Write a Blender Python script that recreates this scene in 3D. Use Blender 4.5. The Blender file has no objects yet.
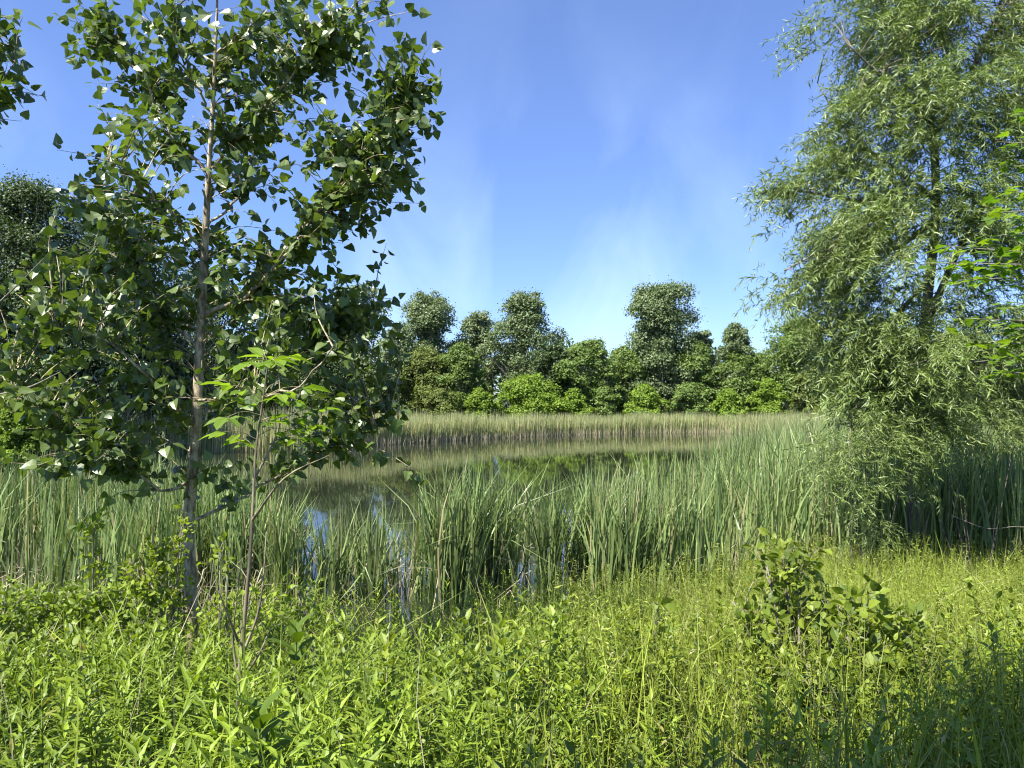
import bpy, math
import numpy as np
R = np.random.default_rng(11)
F = 770.0
CAM = np.array([0.0, 0.0, 2.8])
SUN = np.array([-.68,-.64,1.36]); SUN = SUN/np.linalg.norm(SUN)
HZ = 400.0
def P(px, py, d):
    return np.array([(px-512)/F*d, d, 2.8-(py-HZ)/F*d])
def unit(v):
    v = np.asarray(v, float)
    return v/np.maximum(np.linalg.norm(v, axis=-1, keepdims=True), 1e-9)
def sstep(a, b, x):
    t = np.clip((x-a)/(b-a), 0, 1); return t*t*(3-2*t)

scene = bpy.context.scene
col = scene.collection

# ------------------------------------------------------------------ mesh building
class MB:
    def __init__(s): s.v=[]; s.f=[]; s.n=0
    def add(s, v, faces, mi=0):
        v = np.asarray(v, float).reshape(-1,3)
        for f in faces:
            f = np.asarray(f, np.int64)
            if f.size: s.f.append((f+s.n, mi))
        s.v.append(v); s.n += len(v)
    def inst(s, tpl, rot, pos, mi=0):
        tv, tf = tpl
        n = len(pos)
        if n == 0: return
        v = np.einsum('nij,vj->nvi', rot, tv)+pos[:,None,:]
        off = (np.arange(n)*len(tv))
        s.add(v.reshape(-1,3), [ (f[None]+off[:,None,None]).reshape(-1,f.shape[1]) for f in tf ], mi)
    def build(s, name, mats, parent=None, smooth=False):
        me = bpy.data.meshes.new(name)
        v = np.concatenate(s.v) if s.v else np.zeros((0,3))
        me.vertices.add(len(v)); me.vertices.foreach_set('co', v.astype(np.float32).ravel())
        tot = np.concatenate([np.full(len(f), f.shape[1]) for f,_ in s.f])
        loops = np.concatenate([f.ravel() for f,_ in s.f])
        mi = np.concatenate([np.full(len(f), m) for f,m in s.f])
        me.loops.add(len(loops)); me.loops.foreach_set('vertex_index', loops.astype(np.int32))
        me.polygons.add(len(tot))
        me.polygons.foreach_set('loop_start', np.concatenate([[0], np.cumsum(tot)[:-1]]).astype(np.int32))
        me.polygons.foreach_set('material_index', mi.astype(np.int32))
        me.polygons.foreach_set('use_smooth', np.full(len(tot), smooth))
        me.update(calc_edges=True)
        if not isinstance(mats, (list, tuple)): mats = [mats]
        for m in mats: me.materials.append(m)
        o = bpy.data.objects.new(name, me); col.objects.link(o)
        if parent: 
            o.parent = parent
            o.matrix_parent_inverse.identity()
            loc = np.array(parent.location)
            if np.abs(loc).sum() > 0:
                me.vertices.foreach_set('co', (v-loc).astype(np.float32).ravel()); me.update()
        return o

def tube(mb, pts, rad, sides=6, mi=0):
    pts = np.asarray(pts, float); m = len(pts); rad = np.broadcast_to(rad, (m,))
    tan = unit(np.gradient(pts, axis=0))
    ref = np.array([1.0,0.13,0.05]) if abs(tan[:,0]).mean() < 0.8 else np.array([0,1.0,0.1])
    a = unit(np.cross(tan, ref)); b = np.cross(tan, a)
    th = np.linspace(0, 2*math.pi, sides, endpoint=False)
    v = pts[:,None] + rad[:,None,None]*(np.cos(th)[None,:,None]*a[:,None]+np.sin(th)[None,:,None]*b[:,None])
    i = np.arange(m-1)[:,None]*sides; j = np.arange(sides)[None]; k = (j+1) % sides
    q = np.stack([i+j, i+k, i+sides+k, i+sides+j], -1).reshape(-1,4)
    mb.add(v.reshape(-1,3), [q, np.arange(sides)[None]+(m-1)*sides], mi)

def spline(pts, n=12):
    pts = np.asarray(pts, float)
    if len(pts) < 3: 
        return pts[0]+(pts[-1]-pts[0])*np.linspace(0,1,n)[:,None]
    p = np.vstack([2*pts[0]-pts[1], pts, 2*pts[-1]-pts[-2]]); out=[]
    per = max(2, n//(len(pts)-1))
    for i in range(1, len(p)-2):
        t = np.linspace(0,1,per,endpoint=False)[:,None]
        a,b,c,d = p[i-1],p[i],p[i+1],p[i+2]
        out.append(0.5*((2*b)+(-a+c)*t+(2*a-5*b+4*c-d)*t*t+(-a+3*b-3*c+d)*t**3))
    out.append(pts[-1:]); return np.vstack(out)

def frames(d, n, sc=1.0):
    """columns x,y,z: y along the leaf, z its face normal"""
    d = unit(d); x = unit(np.cross(d, n)); z = np.cross(x, d)
    r = np.stack([x, d, z], -1)
    return r*np.broadcast_to(np.asarray(sc, float), (len(d),))[:,None,None]
def rdir(n): return unit(R.normal(size=(n,3)))

# ------------------------------------------------------------------ leaf templates
def leaf_tpl(mid, side, fold=0.15, droop=0.12, petiole=0.0):
    """mid: y positions of the midrib (m), side: (x,y) per outline point, len m-1 between base and tip"""
    V = [(0,y,-droop*y*y) for y in mid]
    m = len(mid)
    for s in (1,-1):
        for (x,y) in side: V.append((s*x, y, fold*x-droop*y*y))
    k = len(side); tris=[]; quads=[]
    for q in range(2):
        b = m+q*k
        tri = [0, b, 1]; tris.append(tri if q==0 else tri[::-1])
        for i in range(k-1):
            f = [i+1, b+i, b+i+1, i+2]; quads.append(f if q==0 else f[::-1])
        tri = [m-2, b+k-1, m-1]; tris.append(tri if q==0 else tri[::-1])
    if petiole:
        n = len(V); V += [(-0.012,-petiole,0.03),(0.012,-petiole,0.03),(0.012,0,0),(-0.012,0,0)]
        quads.append([n,n+1,n+2,n+3])
    return np.array(V, float), [np.array(tris), np.array(quads)]
T_COTTON = leaf_tpl([0,.12,.32,.62,1.0],[(.30,-.06),(.50,.14),(.33,.56)], .20, .15, .55)
T_ELLIP  = leaf_tpl([0,.3,.7,1.0],[(.22,.28),(.20,.68)], .25, .2, .1)
T_BROAD  = leaf_tpl([0,.3,.65,1.0],[(.33,.25),(.30,.62)], .25, .25, .15)
T_MAPLE  = (np.array([(0,0,0),(.28,.02,.03),(.55,.12,.02),(.36,.30,.04),(.62,.55,.0),(.30,.52,.04),(.26,.74,.02),(0,1.05,-.06),(-.26,.74,.02),(-.30,.52,.04),(-.62,.55,0),(-.36,.30,.04),(-.55,.12,.02),(-.28,.02,.03),(0,.35,-.02)],float),
            [np.array([(14,0,1),(14,1,2),(14,2,3),(14,3,4),(14,4,5),(14,5,6),(14,6,7),(14,7,8),(14,8,9),(14,9,10),(14,10,11),(14,11,12),(14,12,13),(14,13,0)])])
def lance(w, droop=.15, fold=.3):
    return (np.array([(0,0,0),(w,.38,fold*w-droop*.14),(0,1,-droop),(-w,.38,fold*w-droop*.14),(0,.42,-droop*.17)],float), [np.array([(0,1,4),(4,1,2),(0,4,3),(4,2,3)])])
T_LANCE = lance(.09,.3); T_WILLOW = lance(.076,.12)
T_CLUMP = (np.array([(0,-.5,0),(.45,-.12,.12),(.3,.42,-.05),(-.12,.5,.1),(-.5,.08,-.08)],float), [np.array([(0,1,2,3,4)])])

# ------------------------------------------------------------------ materials
def mat(name):
    m = bpy.data.materials.new(name); m.use_nodes = True
    nt = m.node_tree; nt.nodes.clear()
    out = nt.nodes.new('ShaderNodeOutputMaterial')
    return m, nt, out
def L(nt, a, b): nt.links.new(a, b)
def leaf_mat(name, c1, c2, trans=.35, tcol=None, rough=.45, spec=.5, dead=None, dead_amt=.0):
    m, nt, out = mat(name)
    geo = nt.nodes.new('ShaderNodeNewGeometry')
    ramp = nt.nodes.new('ShaderNodeValToRGB')
    e = ramp.color_ramp.elements
    e[0].color = (*c1,1); e[1].color = (*c2,1)
    if dead is not None:
        e[1].position = 1-dead_amt-.02
        k = e.new(1-dead_amt); k.color = (*dead,1); k2 = e.new(1.0); k2.color = (*dead,1)
    L(nt, geo.outputs['Random Per Island'], ramp.inputs[0])
    # soft large scale tone drift from plant to plant
    tc = nt.nodes.new('ShaderNodeTexCoord'); no = nt.nodes.new('ShaderNodeTexNoise'); no.inputs['Scale'].default_value = 1.3
    L(nt, tc.outputs['Object'], no.inputs['Vector'])
    hsv = nt.nodes.new('ShaderNodeHueSaturation')
    mr = nt.nodes.new('ShaderNodeMapRange'); mr.inputs[1].default_value=.3; mr.inputs[2].default_value=.7; mr.inputs[3].default_value=.8; mr.inputs[4].default_value=1.2
    L(nt, no.outputs[0], mr.inputs[0]); L(nt, mr.outputs[0], hsv.inputs['Value']); L(nt, ramp.outputs[0], hsv.inputs['Color'])
    b = nt.nodes.new('ShaderNodeBsdfPrincipled'); b.inputs['Roughness'].default_value = rough; b.inputs['Specular IOR Level'].default_value = spec
    L(nt, hsv.outputs[0], b.inputs['Base Color'])
    t = nt.nodes.new('ShaderNodeBsdfTranslucent')
    mx = nt.nodes.new('ShaderNodeMix'); mx.data_type='RGBA'; mx.blend_type='MULTIPLY'; mx.inputs[0].default_value=1
    tc_ = tcol or (1.7,1.7,.8)
    mx.inputs[7].default_value = (*tc_,1); L(nt, hsv.outputs[0], mx.inputs[6]); L(nt, mx.outputs[2], t.inputs[0])
    ms = nt.nodes.new('ShaderNodeMixShader'); ms.inputs[0].default_value = trans
    L(nt, b.outputs[0], ms.inputs[1]); L(nt, t.outputs[0], ms.inputs[2]); L(nt, ms.outputs[0], out.inputs[0])
    return m
def bark_mat(name, c1, c2, scale=8, stretch=.25, rough=.85, bump=.4):
    m, nt, out = mat(name)
    tc = nt.nodes.new('ShaderNodeTexCoord'); mp = nt.nodes.new('ShaderNodeMapping'); mp.inputs['Scale'].default_value=(1,1,stretch)
    no = nt.nodes.new('ShaderNodeTexNoise'); no.inputs['Scale'].default_value=scale; no.inputs['Detail'].default_value=6; no.inputs['Roughness'].default_value=.65
    L(nt, tc.outputs['Object'], mp.inputs[0]); L(nt, mp.outputs[0], no.inputs['Vector'])
    ramp = nt.nodes.new('ShaderNodeValToRGB'); e=ramp.color_ramp.elements; e[0].position=.4; e[1].position=.6; e[0].color=(*c1,1); e[1].color=(*c2,1)
    L(nt, no.outputs[0], ramp.inputs[0])
    b = nt.nodes.new('ShaderNodeBsdfPrincipled'); b.inputs['Roughness'].default_value=rough
    L(nt, ramp.outputs[0], b.inputs['Base Color'])
    bp = nt.nodes.new('ShaderNodeBump'); bp.inputs['Strength'].default_value=bump; bp.inputs['Distance'].default_value=.01
    L(nt, no.outputs[0], bp.inputs['Height']); L(nt, bp.outputs[0], b.inputs['Normal']); L(nt, b.outputs[0], out.inputs[0])
    return m
M = {}
M['cotton'] = leaf_mat('cottonwood_leaf', (.045,.078,.018), (.140,.200,.042), .27, (1.7,1.8,.6), .40, .6)
M['ash']    = leaf_mat('sapling_leaf', (.11,.19,.018), (.19,.28,.028), .45, (1.6,1.7,.7), .5, .4)
M['maple']  = leaf_mat('maple_leaf', (.07,.15,.015), (.19,.28,.025), .45, (1.7,1.8,.6), .5, .4)
M['willow'] = leaf_mat('willow_leaf', (.085,.135,.028), (.235,.300,.085), .22, (1.6,1.7,.8), .42, .5)
M['vine']   = leaf_mat('yellow_shrub_leaf', (.17,.24,.02), (.28,.36,.04), .42, (1.5,1.5,.6), .55, .35)
M['bramble']= leaf_mat('bramble_leaf', (.10,.155,.016), (.23,.32,.032), .30, (1.6,1.6,.6), .5, .4)
M['dogwood']= leaf_mat('dogwood_leaf', (.075,.12,.014), (.22,.28,.03), .30, (1.7,1.7,.6), .5, .4)
M['milkweed']=leaf_mat('milkweed_leaf', (.07,.12,.012), (.10,.16,.018), .35, (1.6,1.6,.5), .6, .3)
M['weed']   = leaf_mat('goldenrod_leaf', (.10,.155,.014), (.25,.34,.032), .30, (1.5,1.55,.7), .5, .4, dead=(.26,.24,.07), dead_amt=.02)
M['grass']  = leaf_mat('meadow_grass_blade', (.14,.19,.022), (.31,.375,.055), .32, (1.4,1.4,.7), .5, .4, dead=(.36,.34,.15), dead_amt=.05)
M['cattail']= leaf_mat('cattail_blade', (.050,.095,.030), (.290,.370,.130), .22, (1.5,1.6,.8), .42, .5, dead=(.33,.29,.16), dead_amt=.07)
M['farreed']= leaf_mat('far_reed_blade', (.23,.28,.11), (.38,.42,.20), .35, (1.3,1.3,.8), .6, .3, dead=(.50,.44,.27), dead_amt=.22)
M['dead']   = leaf_mat('dead_reed', (.30,.26,.16), (.55,.50,.35), .2, (1.,1.,.8), .8, .2)
M['tall']   = leaf_mat('far_tree_leaf', (.095,.140,.055), (.190,.250,.105), .25, (1.5,1.5,.8), .5, .45)  # back row: distance haze put into the leaf colour as a slight greying
M['pale']   = leaf_mat('far_pale_leaf', (.12,.17,.07), (.22,.28,.13), .25, (1.5,1.5,.8), .5, .45)
M['mid']    = leaf_mat('far_mid_leaf', (.085,.140,.032), (.185,.260,.060), .28, (1.6,1.6,.7), .55, .35)
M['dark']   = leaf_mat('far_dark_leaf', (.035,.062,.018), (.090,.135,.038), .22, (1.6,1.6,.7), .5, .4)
M['bright'] = leaf_mat('far_bright_leaf', (.120,.200,.020), (.210,.300,.040), .32, (1.6,1.6,.6), .6, .3)
M['olive']  = leaf_mat('far_olive_leaf', (.095,.130,.028), (.180,.220,.055), .28, (1.5,1.5,.7), .6, .3)
M['bark_pale'] = bark_mat('cottonwood_bark', (.13,.10,.055), (.52,.44,.29), 22, .35, .85, .8)
M['bark_rough'] = bark_mat('old_cottonwood_bark', (.09,.075,.055), (.36,.31,.23), 30, .22, .9, .9)
M['bark']   = bark_mat('grey_bark', (.10,.085,.065), (.27,.24,.19), 14, .25)
M['bark_dark'] = bark_mat('dark_bark', (.04,.033,.025), (.13,.11,.085), 14, .25)
M['stem']   = bark_mat('sapling_bark', (.07,.055,.035), (.27,.23,.14), 22, .2)
M['twig']   = bark_mat('dead_twig', (.28,.25,.19), (.55,.50,.42), 20, .3)
M['greenstem'] = bark_mat('green_stem', (.07,.10,.025), (.14,.19,.05), 20, .2)

# ------------------------------------------------------------------ tags
def tag(o, label=None, cat=None, group=None, kind=None):
    if label: o['label']=label
    if cat: o['category']=cat
    if group: o['group']=group
    if kind: o['kind']=kind
    return o
def thing(name, label, cat, loc, group=None):
    o = bpy.data.objects.new(name, None); o.location = [float(v) for v in loc]; o.empty_display_size=.2
    col.objects.link(o); return tag(o, label, cat, group)

# ------------------------------------------------------------------ terrain
def shore(x):
    return 9.1 + 2.2*sstep(0.6, 5.0, x) + .25*np.sin(x*1.9) - .2*sstep(-1,-4,x)
FS_PX = [-3000,-400,0,300,400,470,560,640,720,760,800,1024,1400,4000]; FS_D=[30,32,34,43,49,54,61,65,66,60,50,42,37,36]
def farshore(px): return np.interp(px, FS_PX, FS_D)
def px_of(x, y): return 512+F*x/np.maximum(y, .5)
def ground(x, y):
    x = np.asarray(x, float); y = np.asarray(y, float)
    s = shore(x)
    z = 1.25*(1-sstep(1.8, 1.0*s, y)) + .05*np.sin(x*2.3+y*1.1)*np.clip(1.2-y/9,0,1)
    z = z - .45*sstep(s, s+3.5, y)
    px = px_of(x, y); fs = farshore(px)
    z = np.where(y > 20, z + .62*sstep(fs+1, fs+9, y), z)
    z = z + .35*sstep(85, 300, np.hypot(x, y))
    # slopes rise beyond the ends of the pond
    z = z + .62*sstep(60, 75, np.abs(x))*(y <= 20) 
    return z
def axis(segs):
    return np.unique(np.round(np.concatenate([np.arange(a,b,s) for a,b,s in segs]),3))
xs = axis([(-800,-60,40),(-60,-14,2),(-14,14,.25),(14,60,2),(60,801,40)])
ys = axis([(-40,0,2),(0,14,.2),(14,90,1.5),(90,1200,50)])
X, Y = np.meshgrid(xs, ys); Z = ground(X, Y)+R.normal(0,.012,X.shape)*(Y<14)
mb = MB(); nx=len(xs); ny=len(ys)
i=np.arange(ny-1)[:,None]*nx; j=np.arange(nx-1)[None]
mb.add(np.stack([X,Y,Z],-1).reshape(-1,3), [np.stack([i+j,i+j+1,i+nx+j+1,i+nx+j],-1).reshape(-1,4)])
m, nt, out = mat('bank_soil')
tc = nt.nodes.new('ShaderNodeTexCoord'); no = nt.nodes.new('ShaderNodeTexNoise'); no.inputs['Scale'].default_value=3; no.inputs['Detail'].default_value=8
L(nt, tc.outputs['Object'], no.inputs['Vector'])
rp = nt.nodes.new('ShaderNodeValToRGB'); e=rp.color_ramp.elements; e[0].position=.38; e[0].color=(.022,.020,.010,1); e[1].position=.65; e[1].color=(.055,.075,.022,1)
b = nt.nodes.new('ShaderNodeBsdfPrincipled'); b.inputs['Roughness'].default_value=.95
L(nt, no.outputs[0], rp.inputs[0]); L(nt, rp.outputs[0], b.inputs['Base Color']); L(nt, b.outputs[0], out.inputs[0])
tag(mb.build('ground', m), kind='structure')

# water
mb = MB()
mb.add([(-75,7,0),(75,7,0),(75,80,0),(-75,80,0)], [np.array([[0,1,2,3]])])
m, nt, out = mat('pond_water')
b = nt.nodes.new('ShaderNodeBsdfPrincipled'); b.inputs['Base Color'].default_value=(.018,.022,.012,1); b.inputs['Roughness'].default_value=.03
b.inputs['IOR'].default_value=1.33; b.inputs['Specular IOR Level'].default_value=.75
tc = nt.nodes.new('ShaderNodeTexCoord'); mp = nt.nodes.new('ShaderNodeMapping'); mp.inputs['Scale'].default_value=(1,.35,1)
no = nt.nodes.new('ShaderNodeTexNoise'); no.inputs['Scale'].default_value=7; no.inputs['Detail'].default_value=3
bp = nt.nodes.new('ShaderNodeBump'); bp.inputs['Strength'].default_value=.035; bp.inputs['Distance'].default_value=.02
L(nt, tc.outputs['Object'], mp.inputs[0]); L(nt, mp.outputs[0], no.inputs['Vector']); L(nt, no.outputs[0], bp.inputs['Height']); L(nt, bp.outputs[0], b.inputs['Normal'])
L(nt, b.outputs[0], out.inputs[0])
tag(mb.build('pond_water', m), kind='structure')

# ------------------------------------------------------------------ blades
def blades(mb, x, y, h, w, lean=.12, bend=.25, seg=4, kink=0.0, z0=None, wind=(0.03,0)):
    n = len(x); z = ground(x, y) if z0 is None else z0
    t = np.linspace(0,1,seg+1)[None,:,None]
    base = np.stack([x,y,z],-1)[:,None]
    a = R.uniform(0,2*math.pi,n); l = R.normal(0,lean,n); bd = np.abs(R.normal(0,bend,n))
    ld = np.stack([np.cos(a),np.sin(a),np.zeros(n)],-1)[:,None]
    hh = np.asarray(h)[:,None,None]
    drop = (bd**2)[:,None,None]*.6
    p = base + hh*(t*np.array([0,0,1.0]) + ld*(l[:,None,None]*t + bd[:,None,None]*t**2.6) - drop*t**3*np.array([0,0,1.0]) + np.array([wind[0],wind[1],0])*t)
    if kink:
        k = R.random(n) < kink; kt = R.uniform(.45,.8,n)[:,None,None]
        over = np.clip(t-kt,0,1)
        ka = R.uniform(0,2*math.pi,n); kd = np.stack([np.cos(ka),np.sin(ka),-np.ones(n)*R.uniform(.6,1.6,n)],-1)[:,None]
        p = p + k[:,None,None]*over*hh*(kd)
    wa = R.uniform(0,math.pi,n)[:,None]+ t[:,:,0]*R.normal(0,.8,n)[:,None]
    wd = np.stack([np.cos(wa),np.sin(wa),np.zeros_like(wa)],-1)
    prof = (np.array([.8,1,1,.8,.06]) if seg==4 else (np.array([.8,1,.7,.06]) if seg==3 else np.array([.9,.9,.06])))[None,:,None]
    ww = np.broadcast_to(np.asarray(w), (n,))[:,None,None]*.5*prof
    v = np.stack([p-wd*ww, p+wd*ww], 2)   # n,seg+1,2,3
    o = np.arange(n)[:,None]*(seg+1)*2 + np.arange(seg)[None]*2
    q = np.stack([o,o+1,o+3,o+2],-1).reshape(-1,4)
    mb.add(v.reshape(-1,3), [q])

HPX=[0,150,290,330,400,435,480,540,600,650,700,760,850,1024]; HH=[1.55,1.6,1.3,1.25,1.35,1.95,1.9,1.75,1.55,1.6,1.72,1.9,2.1,2.1]
def hpx(px): return np.interp(px, HPX, HH)
NFD_PX=[-600,0,250,330,400,480,560,640,700,740,800,1200]; NFD=[18,17,14,12.2,12.5,13,14,15,18,22,40,48]
def sample_bed(n, px0, px1, d0f, d1f, power=1.0):
    px = R.uniform(px0,px1,n); d0=d0f(px); d1=d1f(px)
    d = d0+(d1-d0)*R.random(n)**power
    return px, (px-512)/F*d, d
def clumpy(x, y, s, thr, seed=0):
    """keep mask giving uneven stands"""
    v = (np.sin(x*s+seed)+np.sin(y*s*1.3+seed*2+1)+np.sin((x+y)*s*.7+seed*3)+np.sin((x-y)*s*1.9+seed)*.7)/3.7
    return v > thr + R.normal(0,.12,len(x))

nd0 = lambda px: np.where(px<250, 9.6, np.where(px<590, 10.9, 10.2+ .9*sstep(600,900,px)))
nd1 = lambda px: np.interp(px, NFD_PX, NFD)
def bed(name, label_mat, n, px0, px1, d0f, d1f, wid, hmul=1.0, power=1., thr=None, s=1.6, seg=4, lean=.07, bend=.16, kink=.04, hf=hpx, seed=0):
    px,x,y = sample_bed(n, px0, px1, d0f, d1f, power)
    if thr is not None:
        k = clumpy(x,y,s,thr,seed); px,x,y = px[k],x[k],y[k]
    h = hf(px)*hmul*R.uniform(.66,1.1,len(x))*(1+.06*np.sin(x*2.1+y)+.05*np.sin(x*.55+y*.3)+.04*np.sin(x*1.3))
    mb = MB(); g = ground(x,y); z0 = np.maximum(g, -.3)
    blades(mb, x, y, h-np.minimum(g,0)*1.0, wid*R.uniform(.7,1.3,len(x)), lean, bend, seg, kink, z0)
    return tag(mb.build(name, label_mat), kind='stuff')
# right-hand near bed, left-hand near bed, sparse middle
bed('cattail_bed', M['cattail'], 12500, 585, 1150, nd0, lambda p: np.minimum(nd1(p),24), .027, power=1.2, thr=-.3)
bed('cattail_bed', M['cattail'], 7000, 735, 1150, lambda p: p*0+20., nd1, .030, power=1.2, thr=-.6, seg=3)
bed('cattail_bed', M['cattail'], 7500, -200, 285, nd0, nd1, .025, thr=-.15, seed=4)
bed('cattail_bed', M['cattail'], 800, 285, 590, lambda p:p*0+10.6, nd1, .017, thr=.12, s=3.1, seed=2, hmul=.9)
bed('dead_reeds', M['dead'], 1500, 585, 1150, nd0, lambda p: p*0+14., .014, hmul=.55, lean=.22, bend=.5, kink=.5)
bed('dead_reeds', M['dead'], 900, -200, 290, nd0, lambda p: p*0+13., .014, hmul=.6, lean=.25, bend=.5, kink=.5)
bed('dead_reeds', M['dead'], 200, 290, 590, nd0, lambda p: p*0+13., .012, hmul=.6, lean=.3, bend=.5, kink=.5)
# far bed across the pond
fh = lambda px: np.interp(px,[-500,300,380,450,600,760,900],[2.2,2.1,2.0,1.65,1.55,1.65,1.9])
f1 = lambda px: farshore(px)+22+px*0
bed('far_reed_bed', M['farreed'], 26000, -250, 1250, farshore, f1, .05, power=1.5, seg=2, hf=fh, lean=.05, bend=.08, kink=0)
bed('far_reed_bed', M['farreed'], 16000, 330, 800, farshore, lambda p: farshore(p)+3, .035, seg=2, hf=fh, lean=.05, bend=.08, kink=0, hmul=.95)
bed('dead_reed_fringe', M['dead'], 6000, 330, 800, lambda p: farshore(p)-.3, lambda p: farshore(p)+1.5, .022, seg=2, hf=fh, hmul=.24, lean=.1, bend=.1, kink=0)

# individual cattail clumps in front of the open water
CL = [(452,10.7,.34,300,2.05,'tall dense cattail clump standing in the water at the middle, the darkest and fullest'),
      (494,11.0,.24,170,2.0,'cattail clump pressed against the right flank of the tall middle clump'),
      (548,10.9,.19,150,1.85,'dark upright cattail clump just right of the small blue patch of water'),
      (585,11.2,.22,150,1.85,'cattail clump at the left edge of the big reed bed beside the dark clump'),
      (418,10.9,.12,60,1.6,'thin cattail clump leaning left beside the tall middle clump'),
      (372,10.8,.17,75,1.4,'short cattail clump between two strips of blue water'),
      (328,10.7,.20,85,1.4,'short cattail clump to the right of the slender sapling stem'),
      (288,10.6,.20,110,1.45,'cattail clump right behind the slender sapling stem')]
for (px,d,r,n,h,lab) in CL:
    o_ = thing('cattail_clump', lab, 'cattail clump', ((px-512)/F*d, d, -.2), 'cattail clumps in front of the open water')
    a=R.uniform(0,2*math.pi,n); rr=r*np.sqrt(R.random(n)); x=(px-512)/F*d+rr*np.cos(a)*1.1; y=d+rr*np.sin(a)*1.3
    mb=MB(); blades(mb,x,y,(h+.25)*R.uniform(.6,1.06,n),.025*R.uniform(.6,1.3,n),.10,.22,4,.05,np.full(n,-.25))
    mb.build('green_blades', M['cattail'], o_)
    k=max(8,n//9); mb=MB(); x=(px-512)/F*d+R.normal(0,r*.8,k); y=d+R.normal(0,r*.8,k)
    blades(mb,x,y,h*R.uniform(.3,.8,k),.013,.3,.5,4,.6,np.full(k,-.2)); mb.build('dead_blades', M['dead'], o_)

# ------------------------------------------------------------------ foreground ground cover
def weed_tpl(n=34, leafl=.12, seed=0, tpl=None, up=.5, top=1.0):
    """one leafy stem of unit-metre height scale .55; leaves spiral and spread"""
    r = np.random.default_rng(seed); mb = MB()
    H=.55; t = np.linspace(.15,1,n); ang = np.arange(n)*2.4+r.normal(0,.3,n)
    d = np.stack([np.cos(ang),np.sin(ang),up+.9*t**3+r.normal(0,.25,n)],-1)
    nn = np.stack([-np.cos(ang)*.5,-np.sin(ang)*.5,np.ones(n)],-1)
    bendx = .08*np.sin(seed)*t*t
    pos = np.stack([bendx, .05*t*t*np.cos(seed*3), t*H],-1)
    sc = leafl*(1.05-.55*t)*r.uniform(.75,1.2,n)
    mb.inst(tpl or T_LANCE, frames(d,nn,sc), pos)
    st = np.array([[0,0,0],[0,0,H*.5],[bendx[-1]*.9,.04*np.cos(seed*3),H]])
    tube(mb, st, [.004,.0035,.0015], 3)
    v = np.concatenate(mb.v); return v, [f for f,_ in mb.f]
def merge_faces(tp):
    v, fs = tp; return v, fs
def tilt_rot(n, amt=.15, sc=None):
    a = R.uniform(0,2*math.pi,n); up = unit(np.stack([R.normal(0,amt,n),R.normal(0,amt,n),np.ones(n)],-1))
    x = unit(np.cross(np.stack([np.cos(a),np.sin(a),np.zeros(n)],-1), up)); y = np.cross(up,x)
    s = np.ones(n) if sc is None else sc
    return np.stack([x,y,up],-1)*s[:,None,None]
T_LANCE=lance(.105,.3)
WT = [weed_tpl(26,.135,k,up=.7) for k in range(6)]
def scatter_cover(name, tpls, n, px0, px1, d0, d1, smin, smax, m, keep=None, tilt=.16):
    d = np.sqrt(R.uniform(d0**2, d1**2, n)); px = R.uniform(px0,px1,n); x=(px-512)/F*d; y=d
    k = (y < shore(x)+.15)
    if keep is not None: k &= keep(px,x,y)
    px,x,y = px[k],x[k],y[k]
    mb = MB(); idx = R.integers(0,len(tpls),len(x)); s = R.uniform(smin,smax,len(x))*(1+.2*sstep(7,10,y))*(1+.18*np.sin(x*2.7+1)*np.sin(y*2.1))
    for q,t in enumerate(tpls):
        kk = idx==q
        mb.inst(t, tilt_rot(kk.sum(), tilt, s[kk]), np.stack([x[kk],y[kk],ground(x[kk],y[kk])],-1))
    return tag(mb.build(name, m), kind='stuff')
wmix = lambda px: 1-sstep(430,680,px)
scatter_cover('weed_cover', WT, 4300, -120, 1150, 1.5, 9.5, .45, 1.15, M['weed'], lambda px,x,y: clumpy(x,y,4.1,-.25,5) & (R.random(len(px)) < np.maximum(wmix(px), np.where(y<3.2,.55,.10))))
CT = [weed_tpl(16,.075,k+20,T_BROAD,.2) for k in range(3)]
scatter_cover('broadleaf_cover', CT, 4200, -120, 1150, 1.4, 7, .35, 1.0, M['bramble'], lambda px,x,y: clumpy(x,y,2.7,.0,3) & (R.random(len(px)) < np.where(px>600, np.where(y<4.2,.9,.15), .8)))
HT = [weed_tpl(30,.085,k+70,T_ELLIP,.5) for k in range(3)]
scatter_cover('leafy_herbs', HT, 2300, -120, 1150, 1.6, 6.5, .6, 1.3, M['dogwood'], lambda px,x,y: clumpy(x,y,1.9,np.where(px<480,.45,.05),8) & (R.random(len(px)) < .8))
# grass
def grass(name, n, px0,px1,d0,d1,h0,h1,w, m, keep, bend=.5, seg=3, lean=.2):
    d = np.sqrt(R.uniform(d0**2,d1**2,n)); px=R.uniform(px0,px1,n); x=(px-512)/F*d; y=d
    k=(y<shore(x)+.25) & keep(px,x,y); x,y=x[k],y[k]
    h=R.uniform(h0,h1,len(x))*(1+.22*sstep(6,10,y))*(1+.15*np.sin(x*2.2)*np.sin(y*1.7+1)); mb=MB()
    blades(mb,x,y,h,w*R.uniform(.6,1.3,len(x)),lean,bend,seg)
    return tag(mb.build(name,m),kind='stuff')
thin = lambda px,x,y: ~((abs(px-825)<85)&(abs(y-4.0)<.55)&(R.random(len(px))<.75))
gk = lambda px,x,y: thin(px,x,y) & clumpy(x,y,3.3,-.35,9) & (R.random(len(px)) < sstep(420,640,px)+.12)
grass('meadow_grass', 38000, -100, 1180, 1.6, 12, .32, .82, .0065, M['grass'], gk)
grass('arching_grass', 2600, -100, 1180, 1.8, 9, .5, .95, .011, M['grass'], lambda px,x,y: clumpy(x,y,5.3,.25,21), bend=.85, seg=4, lean=.3)
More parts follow.
